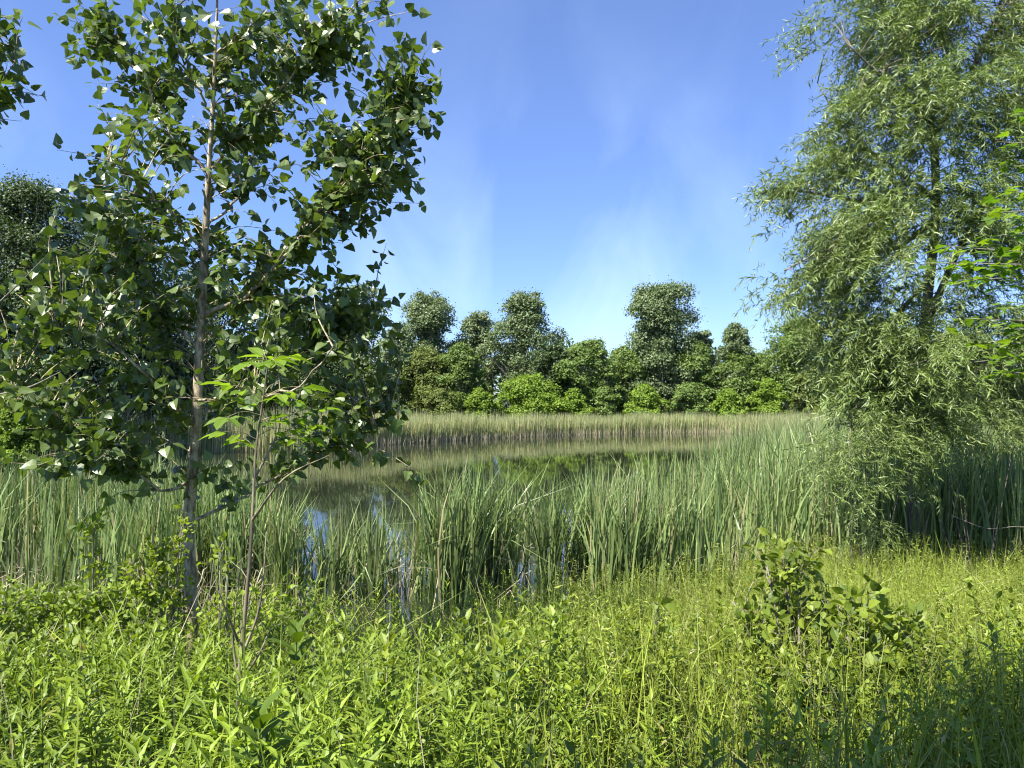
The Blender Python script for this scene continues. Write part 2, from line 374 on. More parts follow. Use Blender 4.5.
grass('dry_stems', 420, -100, 1180, 1.9, 9, .45, .85, .005, M['dead'], lambda px,x,y: R.random(len(px))<.8, bend=.35, seg=3, lean=.35)
# fine seed-head sprays of the grass
r_ = np.random.default_rng(3)
def panicle(seed):
    r = np.random.default_rng(seed); mb=MB(); n=38; t=np.linspace(.25,1,n); a=r.uniform(0,6.28,n)
    d=np.stack([np.cos(a),np.sin(a),r.uniform(-.3,1.1,n)],-1); pos=np.stack([.06*t*t+np.cos(a)*.02*(1.2-t),np.sin(a)*.02*(1.2-t),t*.62],-1)
    mb.inst(lance(.11,.3), frames(d,rdir(n),r.uniform(.014,.036,n)), pos)
    tube(mb,[[0,0,0],[.02,0,.3],[.06,0,.62]],[.002,.002,.001],3)
    return np.concatenate(mb.v),[f for f,_ in mb.f]
PT=[panicle(k) for k in range(5)]
scatter_cover('grass_seed_heads', PT, 8500, 380, 1180, 2.4, 12, .7, 1.28, M['grass'], lambda px,x,y: thin(px,x,y) & (R.random(len(px)) < sstep(400,620,px)*np.where(y<3.4,.4,1)), .25)

# goldenrod plants nearest to the viewpoint: individuals
GW = []
for k in range(3):
    t = weed_tpl(40,.13,k+50)
    o_ = thing('goldenrod_plant','leafy goldenrod stem with narrow yellow green leaves in the left foreground','wild plant',(0,0,0),'goldenrod stems in the left foreground')
    n_=len(t[0]); mb=MB(); mb.add(t[0],t[1]); mb.build('leafy_stem', M['weed'], o_); GW.append(o_)
cnt=0
for q in range(400):
    px=R.uniform(10,560); d=R.uniform(1.9,4.6)
    if abs(px-258)<35 and d<3: continue
    x=(px-512)/F*d; src=GW[cnt%3]
    if cnt<3: o_=src
    else:
        o_=src.copy(); col.objects.link(o_)
        for ch in src.children:
            c=ch.copy(); c.parent=o_; col.objects.link(c)
    s=float(R.uniform(.85,1.15)); o_.location=(x,d,float(ground(x,d))); o_.scale=(s,s,s); o_.rotation_euler=(float(R.normal(0,.1)),float(R.normal(0,.1)),float(R.uniform(0,6.28)))
    cnt+=1
    if cnt>=90: break

# ------------------------------------------------------------------ distant trees
def far_tree(name, label, cat, px, top, wpx, d, leafm, base_z=.5, crown_lo=.18, nl=34, nleaf=9000, ls=.22, group='trees across the pond', bark='bark', depth=1.0, shape='round', split=False, seed=None):
    x=(px-512)/F*d; H=2.8-(top-HZ)/F*d-base_z; W=wpx/F*d
    o_=thing(name,label,cat,(x,d,base_z),group)
    c0=H*crown_lo; ch=H-c0
    # lobe centres over the crown envelope
    n=int(nl*2.7); t=(np.arange(n)+R.random(n))/n; t=t**.9

    if shape=='round': prof=np.sin(np.pi*np.clip(t*.80+.16,0,1))**.6
    elif shape=='tall': prof=.72+.34*np.sin(t*7+px)*.5+.22*t; prof*= (1-t**4*.5)
    else: prof=np.sqrt(np.clip(1-t**2,0.05,1))
    lr=W*(.065+.12*R.random(n)**1.6)
    a=R.uniform(0,2*math.pi,n); rr=(.80+.30*np.sin(a*2+px)*np.cos(t*9+px))*np.sqrt(R.uniform(.05,1,n))*np.maximum(W/2*1.12*prof-lr*.45,0)
    zc=c0+t*(ch-lr*.9); lr=np.minimum(lr, ch*.25)
    C=np.stack([x+rr*np.cos(a), d+rr*np.sin(a)*depth, base_z+zc],-1)
    # make sure the top is reached
    C[0]=[x+R.normal(0,W*.1), d, base_z+H-lr[0]*.8]; C[1]=[x-W*R.uniform(.1,.3), d, base_z+H*R.uniform(.84,.95)-lr[1]*.8]; C[2]=[x+W*R.uniform(.1,.32), d, base_z+H*R.uniform(.8,.93)-lr[2]*.8]
    mb=MB(); wgt=lr**2; cntl=(nleaf*wgt/wgt.sum()).astype(int)+1
    Cn=np.repeat(C,cntl,0); rn=np.repeat(lr,cntl); m_=len(Cn)
    u=rdir(m_); u[:,2]=np.where(u[:,2]<-.45, -u[:,2]*.6, u[:,2]); u=unit(u)
    rad=rn*R.uniform(.35,1.0,m_)**.5*(1+.22*np.sin(u[:,0]*7+Cn[:,0]*3)*np.sin(u[:,1]*6+Cn[:,2]*5))
    pos=Cn+u*rad[:,None]*np.array([1,1,.78])
    nrm=unit(u*.7+np.array([0,0,.45])+R.normal(0,.55,(m_,3)))
    mb.inst(T_CLUMP, frames(unit(np.cross(nrm, rdir(m_))), nrm, ls*R.uniform(.6,1.3,m_)), pos)
    # loose outliers that break the outline
    k=m_//6; j=R.integers(0,m_,k)
    mb.inst(T_CLUMP, frames(rdir(k), rdir(k), ls*.8*R.uniform(.5,1.1,k)), pos[j]+u[j]*R.uniform(.1,1.,k)[:,None]*W*.06)
    k=m_//5; t2=R.random(k); a2=R.uniform(0,2*math.pi,k); e2=np.interp(t2,np.sort(t),np.convolve(prof[np.argsort(t)],np.ones(5)/5,'same') if n>8 else prof[np.argsort(t)])
    r2=W*.26*np.sqrt(R.uniform(.1,1,k))*np.minimum(e2,1)*np.minimum(1,(1-t2)*5)**.5*np.minimum(1,t2*6+.4)
    u2=np.stack([np.cos(a2),np.sin(a2),R.normal(.3,.4,k)],-1); p2=np.stack([x+r2*np.cos(a2),d+r2*np.sin(a2),base_z+c0+t2*ch*.95],-1)
    mb.inst(T_CLUMP, frames(rdir(k), unit(u2)+R.normal(0,.6,(k,3)), ls*R.uniform(.5,1.1,k)), p2)
    mb.build('crown', leafm, o_)
    tb=MB(); tr=max(.06,H*.014)
    tp=spline([[x,d,base_z-.1],[x+R.normal(0,.1),d,base_z+H*.35],[x+R.normal(0,.2),d,base_z+H*.85]],10); tube(tb,tp,np.linspace(tr,tr*.25,len(tp)),7)
    for q in range(0,n):
        hz=max(base_z+H*.06, C[q,2]-W*.3-lr[q]); hz=min(hz, base_z+H*.8); i0=np.argmin(abs(tp[:,2]-hz))
        s_=tp[i0]; e_=C[q]; mid=(s_+e_)/2+np.array([0,0,-.08*W])
        tube(tb, spline([s_,mid,e_],6), np.linspace(tr*.38,.02,7)[:len(spline([s_,mid,e_],6))],4)
    tb.build('trunk', M[bark], o_)
    return o_
FT=[ # name,label,cat,px,top,w,d,mat,kwargs
 ('background_tree','grey green tree with an open crown, tall, just right of the cottonwood leaves','tree',428,290,68,82,'tall',dict(shape='tall',nl=44)),
 ('background_tree','slim pale green tree between two taller trees across the pond','tree',476,310,52,84,'pale',dict(shape='tall',nleaf=6500)),
 ('background_tree','tall tree with a flat split top above the bright rounded shrub','tree',526,289,70,80,'tall',dict(shape='tall',nl=46)),
 ('background_tree','mid height round dark green tree between the two tallest trees','tree',588,338,72,76,'mid',dict()),
 ('background_tree','tallest and widest tree across the pond, grey green with a domed crown','tree',660,280,80,80,'tall',dict(shape='tall',nl=60,nleaf=14000)),
 ('background_tree','narrow tree leaning on the right flank of the tallest tree','tree',700,330,34,83,'tall',dict(shape='tall',nleaf=5000)),
 ('background_tree','small domed dark tree standing free between the tallest tree and the willow','tree',737,322,54,80,'tall',dict(nleaf=7500)),
 ('background_tree','broad light green tree meeting the left edge of the willow','tree',800,313,92,78,'mid',dict(nl=46,nleaf=12000)),
 ('background_tree','mid green tree seen through the lower willow crown','tree',880,322,90,76,'mid',dict()),
 ('background_tree','dark tree behind the right half of the willow','tree',960,330,90,70,'dark',dict()),
 ('background_tree','dark tree at the right edge behind the willow','tree',1050,318,110,66,'dark',dict()),
 ('background_tree','grey green tree seen through the right edge of the cottonwood crown','tree',352,284,70,80,'tall',dict(shape='tall',nl=44)),
 ('background_tree','tree behind the cottonwood just right of its trunk','tree',285,292,80,70,'mid',dict(nl=40)),
 ('background_tree','dark tree directly behind the cottonwood trunk','tree',205,262,130,56,'dark',dict(nl=44,ls=.17)),
 ('background_tree','dark green tree left of the cottonwood trunk, second from the left edge','tree',118,205,170,42,'dark',dict(nl=60,nleaf=16000,ls=.14)),
 ('background_tree','big dark tree at the left edge rising highest behind the cottonwood','tree',28,172,180,36,'dark',dict(nl=70,nleaf=20000,ls=.13)),
 ('background_tree','dark tree cut by the left edge behind the cottonwood','tree',-90,190,150,36,'dark',dict(nl=50,nleaf=12000,ls=.14)),
 ('background_tree','olive green bushy tree in front of the tree row beside the cottonwood leaves','tree',425,346,64,70,'olive',dict(crown_lo=.03)),
 ('background_tree','low dense tree filling under the slim pale tree','tree',462,342,60,76,'mid',dict(crown_lo=.03,nleaf=6000)),
 ('background_tree','rounded dark tree under the tallest tree at its left foot','tree',624,345,70,73,'mid',dict(crown_lo=.03)),
 ('background_tree','rounded tree under the tallest tree at its right foot','tree',694,340,74,73,'mid',dict(crown_lo=.03)),
 ('background_tree','leafy tree in front of the small domed dark tree','tree',742,350,72,72,'mid',dict(crown_lo=.03)),
 ('background_tree','dark tree filling between the bright rounded shrub and the mid height round tree','tree',552,342,58,76,'dark',dict(crown_lo=.03,nleaf=6000)),
 ('background_tree','grey tree filling the row behind the olive bushy tree','tree',398,325,60,78,'tall',dict(crown_lo=.05,nleaf=7000)),
 ('background_tree','low tree behind the cottonwood lower branches','tree',325,345,70,66,'dark',dict(crown_lo=.03)),
 ('background_tree','low dark tree behind the slender sapling','tree',250,335,80,58,'dark',dict(crown_lo=.03)),
 ('background_tree','low dark tree behind the lower left cottonwood leaves','tree',165,330,90,44,'dark',dict(crown_lo=.03,ls=.15)),
 ('background_tree','low dark tree near the left edge under the biggest dark tree','tree',70,320,110,34,'dark',dict(crown_lo=.03,ls=.13,nleaf=12000)),
 ('background_shrub','bright green rounded shrub standing widest on the far shore','shrub',527,373,78,66,'bright',dict(crown_lo=0,shape='dome')),
 ('background_shrub','small bright green shrub left of the widest bright shrub','shrub',479,387,34,66,'bright',dict(crown_lo=0,shape='dome',nleaf=4500)),
 ('background_shrub','bright low shrub right of the widest bright shrub','shrub',574,388,36,66,'bright',dict(crown_lo=0,shape='dome',nleaf=4500)),
 ('background_shrub','green shrub below the mid height round tree','shrub',604,386,40,67,'mid',dict(crown_lo=0,shape='dome',nleaf=4500)),
 ('background_shrub','light green shrub below the left foot of the tallest tree','shrub',646,384,46,67,'bright',dict(crown_lo=0,shape='dome',nleaf=5500)),
 ('background_shrub','green shrub below the right foot of the tallest tree','shrub',688,382,46,67,'mid',dict(crown_lo=0,shape='dome',nleaf=5500)),
 ('background_shrub','light green shrub in front of the small domed dark tree','shrub',728,388,40,66,'bright',dict(crown_lo=0,shape='dome',nleaf=4500)),
 ('background_shrub','bright layered shrub below the broad light green tree','shrub',768,378,46,66,'bright',dict(crown_lo=0,shape='dome',nleaf=5500)),
 ('background_shrub','olive rounded shrub at the left foot of the willow','shrub',812,366,52,64,'olive',dict(crown_lo=0,shape='dome',nleaf=6500)),
 ('background_shrub','green shrub seen under the willow crown','shrub',862,372,60,62,'mid',dict(crown_lo=0,shape='dome',nleaf=6500)),
 ('background_shrub','dark shrub under the right part of the willow','shrub',925,370,70,58,'dark',dict(crown_lo=0,shape='dome',nleaf=6500)),
 ('background_shrub','dark shrub at the right edge under the willow','shrub',1000,365,80,54,'dark',dict(crown_lo=0,shape='dome',nleaf=7500)),
 ('background_shrub','olive low shrub below the bushy tree beside the cottonwood leaves','shrub',440,388,44,66,'olive',dict(crown_lo=0,shape='dome',nleaf=4500)),
 ('background_shrub','green shrub at the far shore behind the cottonwood leaves','shrub',385,384,50,62,'olive',dict(crown_lo=0,shape='dome',nleaf=5500)),
 ('background_shrub','yellow green shrub at the left edge behind the reeds','shrub',20,392,60,26,'bright',dict(crown_lo=0,shape='dome',ls=.10,base_z=.3,nleaf=9000)),
 ('background_shrub','yellow green shrub behind the reeds left of the cottonwood trunk','shrub',92,402,60,27,'bright',dict(crown_lo=0,shape='dome',ls=.10,base_z=.3,nleaf=8000)),
]
for (nm,lab,cat,px,top,w,d,mt,kw) in FT:
    gr='shrubs along the far shore' if 'shrub' in nm else 'trees across the pond'
    kw=dict(kw)
    if 64<=d<76 and px<860: d+=7
    if kw.get('shape')=='tall': w*=1.22; kw['nleaf']=int(kw.get('nleaf',9000)*1.3)
    kw['nleaf']=int(kw.get('nleaf',9000)*2.1); kw['ls']=kw.get('ls',.22)*.84
    far_tree(nm,lab,cat,px,top,w,d,M[mt],group=gr,**kw)

# the wood behind the tree row, one dark mass of undergrowth
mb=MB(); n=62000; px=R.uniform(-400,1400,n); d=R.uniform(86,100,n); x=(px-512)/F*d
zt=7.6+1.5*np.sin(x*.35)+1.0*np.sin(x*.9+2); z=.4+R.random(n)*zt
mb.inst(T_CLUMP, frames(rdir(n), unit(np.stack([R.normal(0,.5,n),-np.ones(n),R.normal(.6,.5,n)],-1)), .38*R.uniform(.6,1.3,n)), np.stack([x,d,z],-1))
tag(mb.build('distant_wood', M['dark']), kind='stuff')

# ------------------------------------------------------------------ near trees
def grow(o_, wood, leaves, nodes, targets, leaf_tpl_, lsize, sp=.045, twig_r=.004, hang=.5, leafy=.6, updown=(.2,-.5), mi=0, face_up=.5, sidej=.9, keep=None):
    """twigs from the closest branch node to each target; leaves along the outer part"""
    nodes=np.asarray(nodes)
    for T in targets:
        dd=np.linalg.norm(nodes-T,axis=1)+np.maximum(nodes[:,2]-T[2]+.15,0)*1.2
        s=nodes[np.argmin(dd)]; L_=np.linalg.norm(T-s)
        if L_<.12: continue
        mid=(s+T)/2+np.array([0,0,.10*L_])+R.normal(0,.06*L_,3)
        p=spline([s,mid,T,],8); tube(wood,p,np.linspace(twig_r*(1+min(L_,1.2)),.0015,len(p)),3,mi)
        seglen=min(L_*leafy+.12, .75); k=max(4,int(seglen/sp))
        t=np.linspace(max(0,1-seglen/L_),1,k)
        pos=np.stack([np.interp(t,np.linspace(0,1,len(p)),p[:,c]) for c in range(3)],-1)
        dirn=rdir(k)*sidej+unit(T-s)*.35+np.array([0,0,1])*R.uniform(updown[1],updown[0],k)[:,None]
        nrm=rdir(k)+np.array([0,0,1])*face_up
        sc=lsize*R.uniform(.65,1.15,k)
        pp=pos+unit(dirn)*(sc*.5)[:,None]
        if keep is not None:
            kk=keep(pp); pp,dirn,nrm,sc=pp[kk],dirn[kk],nrm[kk],sc[kk]
        leaves.inst(leaf_tpl_, frames(dirn,nrm,sc), pp)
def ell(px,py,rx,ry,d,dd,n):
    u=rdir(n)*(R.random(n)**.45)[:,None]
    D=d+u[:,1]*dd
    return np.stack([(px+u[:,0]*rx-512)/F*d, D, 2.8-(py+u[:,2]*ry-HZ)/F*d],-1)

# --- cottonwood
D0=6.0
cw=thing('cottonwood_tree','young cottonwood with a pale upright trunk and dark glossy heart shaped leaves','tree',P(195,695,D0))
wood=MB(); lv=MB()
trunk_pts=[P(191,705,D0),P(193,610,D0),P(190,520,D0),P(196,440,D0),P(199,360,D0),P(203,260,D0+.05),P(207,170,D0),P(211,90,D0),P(214,0,D0),P(214,-60,D0)]
tp=spline(trunk_pts,54); hgt=tp[:,2]
tr=np.interp(hgt,[.6,1.2,2.8,4.0,4.9,6.3],[.056,.050,.040,.030,.018,.006])
low=hgt<2.6
PR=[ # primary branches (px,py,depth) and base radius
 ([(211,167,6),(250,120,5.9),(285,78,5.8),(322,40,5.7)],.017),
 ([(200,318,6),(252,290,5.9),(300,235,5.8),(360,160,5.8),(400,110,5.8)],.020),
 ([(206,172,6),(170,135,6.1),(140,80,6.2),(90,10,6.3)],.013),
 ([(203,250,6),(150,190,5.7),(110,160,5.5)],.014),
 ([(198,350,6),(150,290,6.2),(95,215,6.3),(60,190,6.4)],.014),
 ([(196,430,6),(165,395,5.6),(110,345,5.3),(50,330,5.1)],.014),
 ([(195,420,6),(222,402,6.3),(300,360,6.6),(370,300,6.7)],.014),
 ([(192,480,6),(160,490,5.8),(110,450,5.6),(60,420,5.4),(10,395,5.3)],.014),
 ([(194,520,6),(235,500,6.2),(290,470,6.3),(350,440,6.3),(400,420,6.3)],.015),
 ([(196,400,6),(240,400,5.4),(290,390,5.0),(330,350,4.9)],.012),
 ([(204,230,6),(240,190,6.6),(260,130,7.0),(270,60,7.1)],.013),
 ([(209,110,6),(180,60,5.7),(165,10,5.6)],.010),
 ([(213,50,6),(250,20,6.1),(300,-20,6.1)],.010),
 ([(200,330,6),(160,310,6.6),(120,260,6.9),(85,250,7)],.012),
 ([(213,60,6),(160,30,6.4),(120,-10,6.5)],.009),
]
nodes=[tp[hgt>1.9]]
tube(wood,tp,tr,12)
for pr,r0 in PR:
    p=spline([P(*q) for q in pr],18); p[1:]+=R.normal(0,.012,(len(p)-1,3)); tube(wood,p,np.linspace(r0,.004,len(p)),6); nodes.append(p[3:])
nodes=np.vstack(nodes)
tg=[ell(300,40,75,60,5.9,.8,26), ell(355,30,65,50,5.8,.6,24), ell(400,100,52,40,5.8,.4,28), ell(330,115,60,45,5.9,.7,22), ell(388,165,50,46,5.8,.4,28), ell(335,215,45,40,5.9,.5,14),
    ell(405,50,18,60,5.7,.2,8), ell(340,185,60,60,5.9,.6,14),
    ell(215,40,80,60,6,.9,40), ell(150,80,60,70,6.2,.7,26), ell(110,30,60,40,6.3,.4,14), ell(210,120,70,50,6,.9,30), ell(130,220,75,50,5.8,.9,34), ell(200,210,60,50,6,.9,16),
    ell(110,300,90,70,5.8,1.,52), ell(250,300,85,60,6.1,1.,40), ell(320,290,60,50,6.4,.7,22), ell(350,330,50,45,6.5,.4,18), ell(385,330,22,50,6.5,.2,7),
    ell(90,400,90,60,5.5,.8,44), ell(190,390,90,70,6,1.,40), ell(290,390,90,60,6,1.,40), ell(350,410,48,40,6.3,.4,14), ell(90,460,80,28,5.6,.6,16), ell(270,465,60,25,6.2,.6,12), ell(340,450,40,25,6.3,.4,7),
    ell(395,425,12,12,6.3,.1,2), ell(240,30,60,50,6.6,.5,14), ell(60,180,25,18,6.3,.3,3)]
def open_front(p):
    # few leaves stand right before the trunk, so the sun reaches it
    px=512+F*p[:,0]/p[:,1]; py=HZ-(p[:,2]-2.8)*F/p[:,1]
    a=(abs(px-201)<15)&(p[:,1]<6.1)&(py>85)&(py<445)
    q=p-np.array([P(201,300,6)[0],6.0,0]); side=q[:,0]*SUN[1]-q[:,1]*SUN[0]
    b=(abs(side)/np.hypot(SUN[0],SUN[1])<.11)&(p[:,1]<6.0)&(p[:,2]>3.0)
    return ~((a&(R.random(len(p))<.9))|(b&(R.random(len(p))<.45)))
tg=tg+[a[::2]+R.normal(0,.2,a[::2].shape)*[.8,1,.9] for a in tg[:16]]+[a[::4]+R.normal(0,.22,a[::4].shape) for a in tg[16:]]+[ell(120,200,60,40,6.,.7,18),ell(240,150,55,60,6.3,.8,22),ell(260,260,60,50,6.3,.7,22),ell(160,150,50,50,6.3,.6,14),ell(430,95,20,30,5.8,.2,5),ell(60,300,60,60,5.8,.7,20),ell(270,140,60,50,6.1,.7,14)]+[ell(75,25,30,30,6.3,.3,8)]
grow(cw,wood,lv,nodes,np.vstack(tg),T_COTTON,.083,.041,.0035,leafy=.8,updown=(.15,-.9),face_up=.45,keep=open_front)
wood.build('trunk', M['bark_pale'], cw, smooth=True); lv.build('crown', M['cotton'], cw)
# --- second cottonwood, standing outside the left edge
c2=thing('cottonwood_tree','neighbouring cottonwood of which only leafy twigs reach in at the upper left edge','tree',[-5.2,5.2,float(ground(-5.2,5.2))])
wood=MB(); lv=MB(); b0=np.array([-5.2,5.2,float(ground(-5.2,5.2))])
tp=spline([b0,b0+[.05,0,1.6],b0+[-.05,0,3.2],b0+[0,.1,5.4]],30); tube(wood,tp,np.linspace(.07,.012,len(tp)),10)
nodes=[tp[8:]]
for pr,r0 in [([(-130,300,5.2),(-60,160,5.2),(10,60,5.2)],.014),([(-150,420,5.2),(-60,350,5.2),(0,300,5.2),(45,255,5.2)],.012),([(-150,440,5.2),(-70,410,5.1),(20,390,5.1),(60,372,5.1)],.010),([(-140,300,5.2),(-90,200,5.3),(-60,60,5.3),(-20,-10,5.3)],.012),([(-150,470,5.2),(-60,430,5.2),(10,405,5.3),(50,398,5.3)],.009)]:
    pr2=[b0+[0,0,max(.5,(P(*pr[0])[2]-b0[2])*.85)]]+[P(*q) for q in pr[1:]]
    p=spline(pr2,16); tube(wood,p,np.linspace(r0,.003,len(p)),5); nodes.append(p[4:])
grow(c2,wood,lv,np.vstack(nodes),np.vstack([ell(2,90,26,55,5.2,.4,16),ell(-20,20,38,40,5.2,.4,16),ell(-80,140,50,80,5.3,.6,16)]),T_COTTON,.085,.042,.003,leafy=.8,updown=(.15,-.9))
wood.build('trunk', M['bark'], c2, smooth=True); lv.build('crown', M['cotton'], c2)

# --- willow
wl=thing('willow_tree','large willow with narrow grey green leaves filling the right side over the reeds','tree',P(905,590,11.4))
wood=MB(); lv=MB(); DW=11.4
gz=float(ground(P(905,590,DW)[0],DW))
tp=spline([np.array([P(915,0,DW)[0],DW,gz-.1]),P(912,470,DW),P(925,330,DW),P(938,200,DW),P(930,90,DW-.2),P(900,-40,DW-.3),P(890,-150,DW)],48)
tube(wood,tp,np.linspace(.10,.025,len(tp)),10)
nodes=[tp[10:]]
for pr,r0 in [([(930,120,11.3),(905,95,11),(880,70,10.6),(850,40,10.4)],.05),([(938,200,11.4),(900,170,11.6),(850,130,11.8),(820,80,12)],.045),([(936,220,11.4),(890,250,11),(830,250,10.6),(785,270,10.5)],.05),
     ([(930,280,11.4),(880,330,11.2),(840,340,11),(800,310,10.9)],.04),([(925,330,11.4),(960,250,11),(1000,180,10.6),(1040,120,10.2)],.06),([(922,360,11.4),(870,390,10.6),(850,430,10),(850,480,9.8)],.035),
     ([(934,140,11.3),(980,60,11.3),(1010,0,11.2),(1050,-60,11.2)],.05),([(918,400,11.4),(980,370,10.8),(1030,330,10.4),(1090,300,10.2)],.05),([(920,-20,11.1),(860,-60,11),(810,-70,11)],.03),([(938,190,11.4),(870,200,11),(800,190,10.8),(770,200,10.8)],.035)]:
    p=spline([P(*q) for q in pr],16); tube(wood,p,np.linspace(r0,.008,len(p)),5); nodes.append(p[3:])
nodes=np.vstack(nodes)
def willow_spray(seed,n=30,Ls=.55):
    r=np.random.default_rng(seed); mb=MB(); t=np.linspace(0.05,1,n)
    # twig runs out along +x then droops
    px_=t*Ls*.8; pz=-.45*t**2*Ls+.04*np.sin(t*5+seed); py_=.06*np.sin(t*4+seed)*Ls
    pos=np.stack([px_,py_,pz],-1)
    d=np.stack([r.uniform(-.1,.8,n), r.normal(0,.65,n), r.uniform(-1.1,.35,n)],-1)
    mb.inst(T_WILLOW, frames(d, rdir(n)+[0,0,.3], r.uniform(.07,.13,n)), pos)
    tube(mb, pos[::6], .0025, 3)
    return np.concatenate(mb.v),[f for f,_ in mb.f]
WS=[willow_spray(k) for k in range(6)]
def sprays(leaves, centers, outfrom, tilt=.5, scale=(.7,1.2), tpls=WS):
    n=len(centers); out_=unit((centers-outfrom)*[1,1,0.3]+R.normal(0,.45,(n,3))*[1,1,.6]); out_[:,2]=out_[:,2]*.6+R.uniform(-.35,.35,n); out_=unit(out_)
    up=np.array([0,0,1.])+R.normal(0,.15,(n,3)); y=unit(np.cross(up,out_)); z=np.cross(out_,y)
    rot=np.stack([out_,y,z],-1)*R.uniform(*scale,n)[:,None,None]; idx=R.integers(0,len(tpls),n)
    for q,t in enumerate(tpls):
        k=idx==q; leaves.inst(t,rot[k],centers[k])
WL=[(908,20,54,60,11,1.2,340),(940,20,80,60,11.3,1.4,420),(1020,10,80,70,10.8,1.4,420),(874,90,26,36,11,.7,120),(900,110,55,50,10.8,1.,300),(970,110,60,60,10.6,1.,360),(1040,120,60,70,10.4,1.,300),
    (828,160,18,22,11,.5,50),(872,172,38,38,11,.9,200),(910,200,60,50,10.9,1.,330),(980,220,60,60,10.6,1.,330),(800,190,34,16,10.8,.4,70),
    (806,203,20,7,10.8,.3,18),(854,235,40,35,10.7,.9,240),(880,280,60,45,10.7,1.,330),(824,268,18,28,10.7,.5,70),(790,288,20,12,10.6,.3,24),(960,300,60,40,10.9,1.,200),(1030,260,50,70,10.6,1.,230),
    (852,312,34,32,10.6,.8,150),(890,350,60,35,10.6,1.,280),(868,370,40,28,10.4,.8,150),(950,370,60,35,10.8,1.,230),(1020,350,50,50,10.8,1.,220),(832,30,16,30,11,.4,34),
    (900,400,55,22,10.4,.9,120),(960,405,70,25,10.8,.9,180),(1030,400,40,30,10.8,.8,110),(1110,150,60,160,10.8,1.3,500),(960,-70,150,70,11.2,1.6,600)]
cl_=[]
for w_ in WL:
    n_=w_[6]; c_=ell(*w_[:6],max(3,n_//13)); k_=R.integers(0,len(c_),int(n_*1.0)); cl_.append(c_[k_]+R.normal(0,1,(len(k_),3))*[.17,.17,.13])
cs=np.vstack(cl_); tc_=P(930,250,11.3)
sprays(lv, cs, np.stack([np.full(len(cs),tc_[0]),np.full(len(cs),tc_[1]),cs[:,2]],-1))
for T in cs[::9]:
    dd=np.linalg.norm(nodes-T,axis=1); s=nodes[np.argmin(dd)]; mid=(s+T)/2+[0,0,.1]; p=spline([s,mid,T],6); tube(wood,p,np.linspace(.012,.003,len(p)),3)
wood.build('trunk', M['bark'], wl, smooth=True); lv.build('crown', M['willow'], wl)
# smaller willow shoots hanging before the reeds
for (px,d,pts,lab,nm) in [(862,9.9,[(868,430,42,26,9.9,.5,100),(852,478,36,36,9.8,.4,70),(866,522,20,26,9.8,.3,26),(830,455,26,22,9.8,.3,36),(895,440,40,30,9.9,.4,90)],'small young willow with loose yellowish twigs hanging in front of the reeds','willow_sapling'),
                          (975,10.2,[(960,430,55,26,10.2,.5,80),(1010,436,45,24,10.2,.5,66),(930,470,30,26,10.2,.3,40)],'small young willow half in shade below the right part of the large willow','willow_sapling')]:
    x=(px-512)/F*d; g=float(ground(x,d)); o_=thing(nm,lab,'small tree',(x,d,g),'small willows under the large willow'); wood=MB(); lv=MB()
    stems=[]
    for q in range(7):
        T=P(pts[q%len(pts)][0]+R.normal(0,12),pts[q%len(pts)][1]-10,d); p=spline([[x+R.normal(0,.1),d,g],[(x+T[0])/2,d,(g+T[2])/2-.1],T],10); tube(wood,p,np.linspace(.010,.003,len(p)),4); stems.append(p)
    cs=np.vstack([ell(*w) for w in pts]); sprays(lv,cs,np.stack([np.full(len(cs),x),np.full(len(cs),d),cs[:,2]],-1),scale=(.5,.9))
    wood.build('trunk',M['bark_dark'],o_); lv.build('crown',M['willow'],o_)

# --- maple outside the right edge, bright layered twigs reaching in
mp_=thing('maple_tree','bright green maple twigs in flat layers reaching in at the right edge before the willow','tree',[5.3,5.6,float(ground(5.3,5.6))])
wood=MB(); lv=MB(); b0=np.array([5.3,5.6,float(ground(5.3,5.6))])
tp=spline([b0,b0+[-.05,0,2],b0+[0,0,4],b0+[0,0,5.6]],24); tube(wood,tp,np.linspace(.08,.015,len(tp)),10)
tgs=[]
for (py0,ends) in [(150,[(1000,140),(1015,165)]),(200,[(985,212),(1010,190),(1000,235)]),(270,[(925,262),(950,280),(985,262),(1005,285),(945,245)]),(330,[(965,318),(990,345),(975,362),(1010,325),(1000,300)]),(110,[(1020,110)]),(380,[(1005,372)])]:
    for (ex,ey) in ends:
        d=R.uniform(5.0,5.8); T=P(ex,ey,d); s=np.array([5.3,5.6,P(0,py0+40,5.6)[2]]); p=spline([s,(s+T)/2+[0,0,.12],T],14); tube(wood,p,np.linspace(.012,.002,len(p)),4)
        k=42; t=R.uniform(.4,1,k)**.8; pos=np.stack([np.interp(t,np.linspace(0,1,len(p)),p[:,c]) for c in range(3)],-1)+R.normal(0,.075,(k,3))*[1,1.4,.25]
        dirn=np.stack([R.normal(-.4,.6,k),R.normal(0,.7,k),R.normal(-.18,.12,k)],-1)
        lv.inst(T_MAPLE, frames(dirn, np.stack([R.normal(0,.22,k),R.normal(0,.22,k),np.ones(k)],-1), .085*R.uniform(.6,1.15,k)), pos)
wood.build('trunk',M['bark'],mp_,smooth=True); lv.build('crown',M['maple'],mp_)

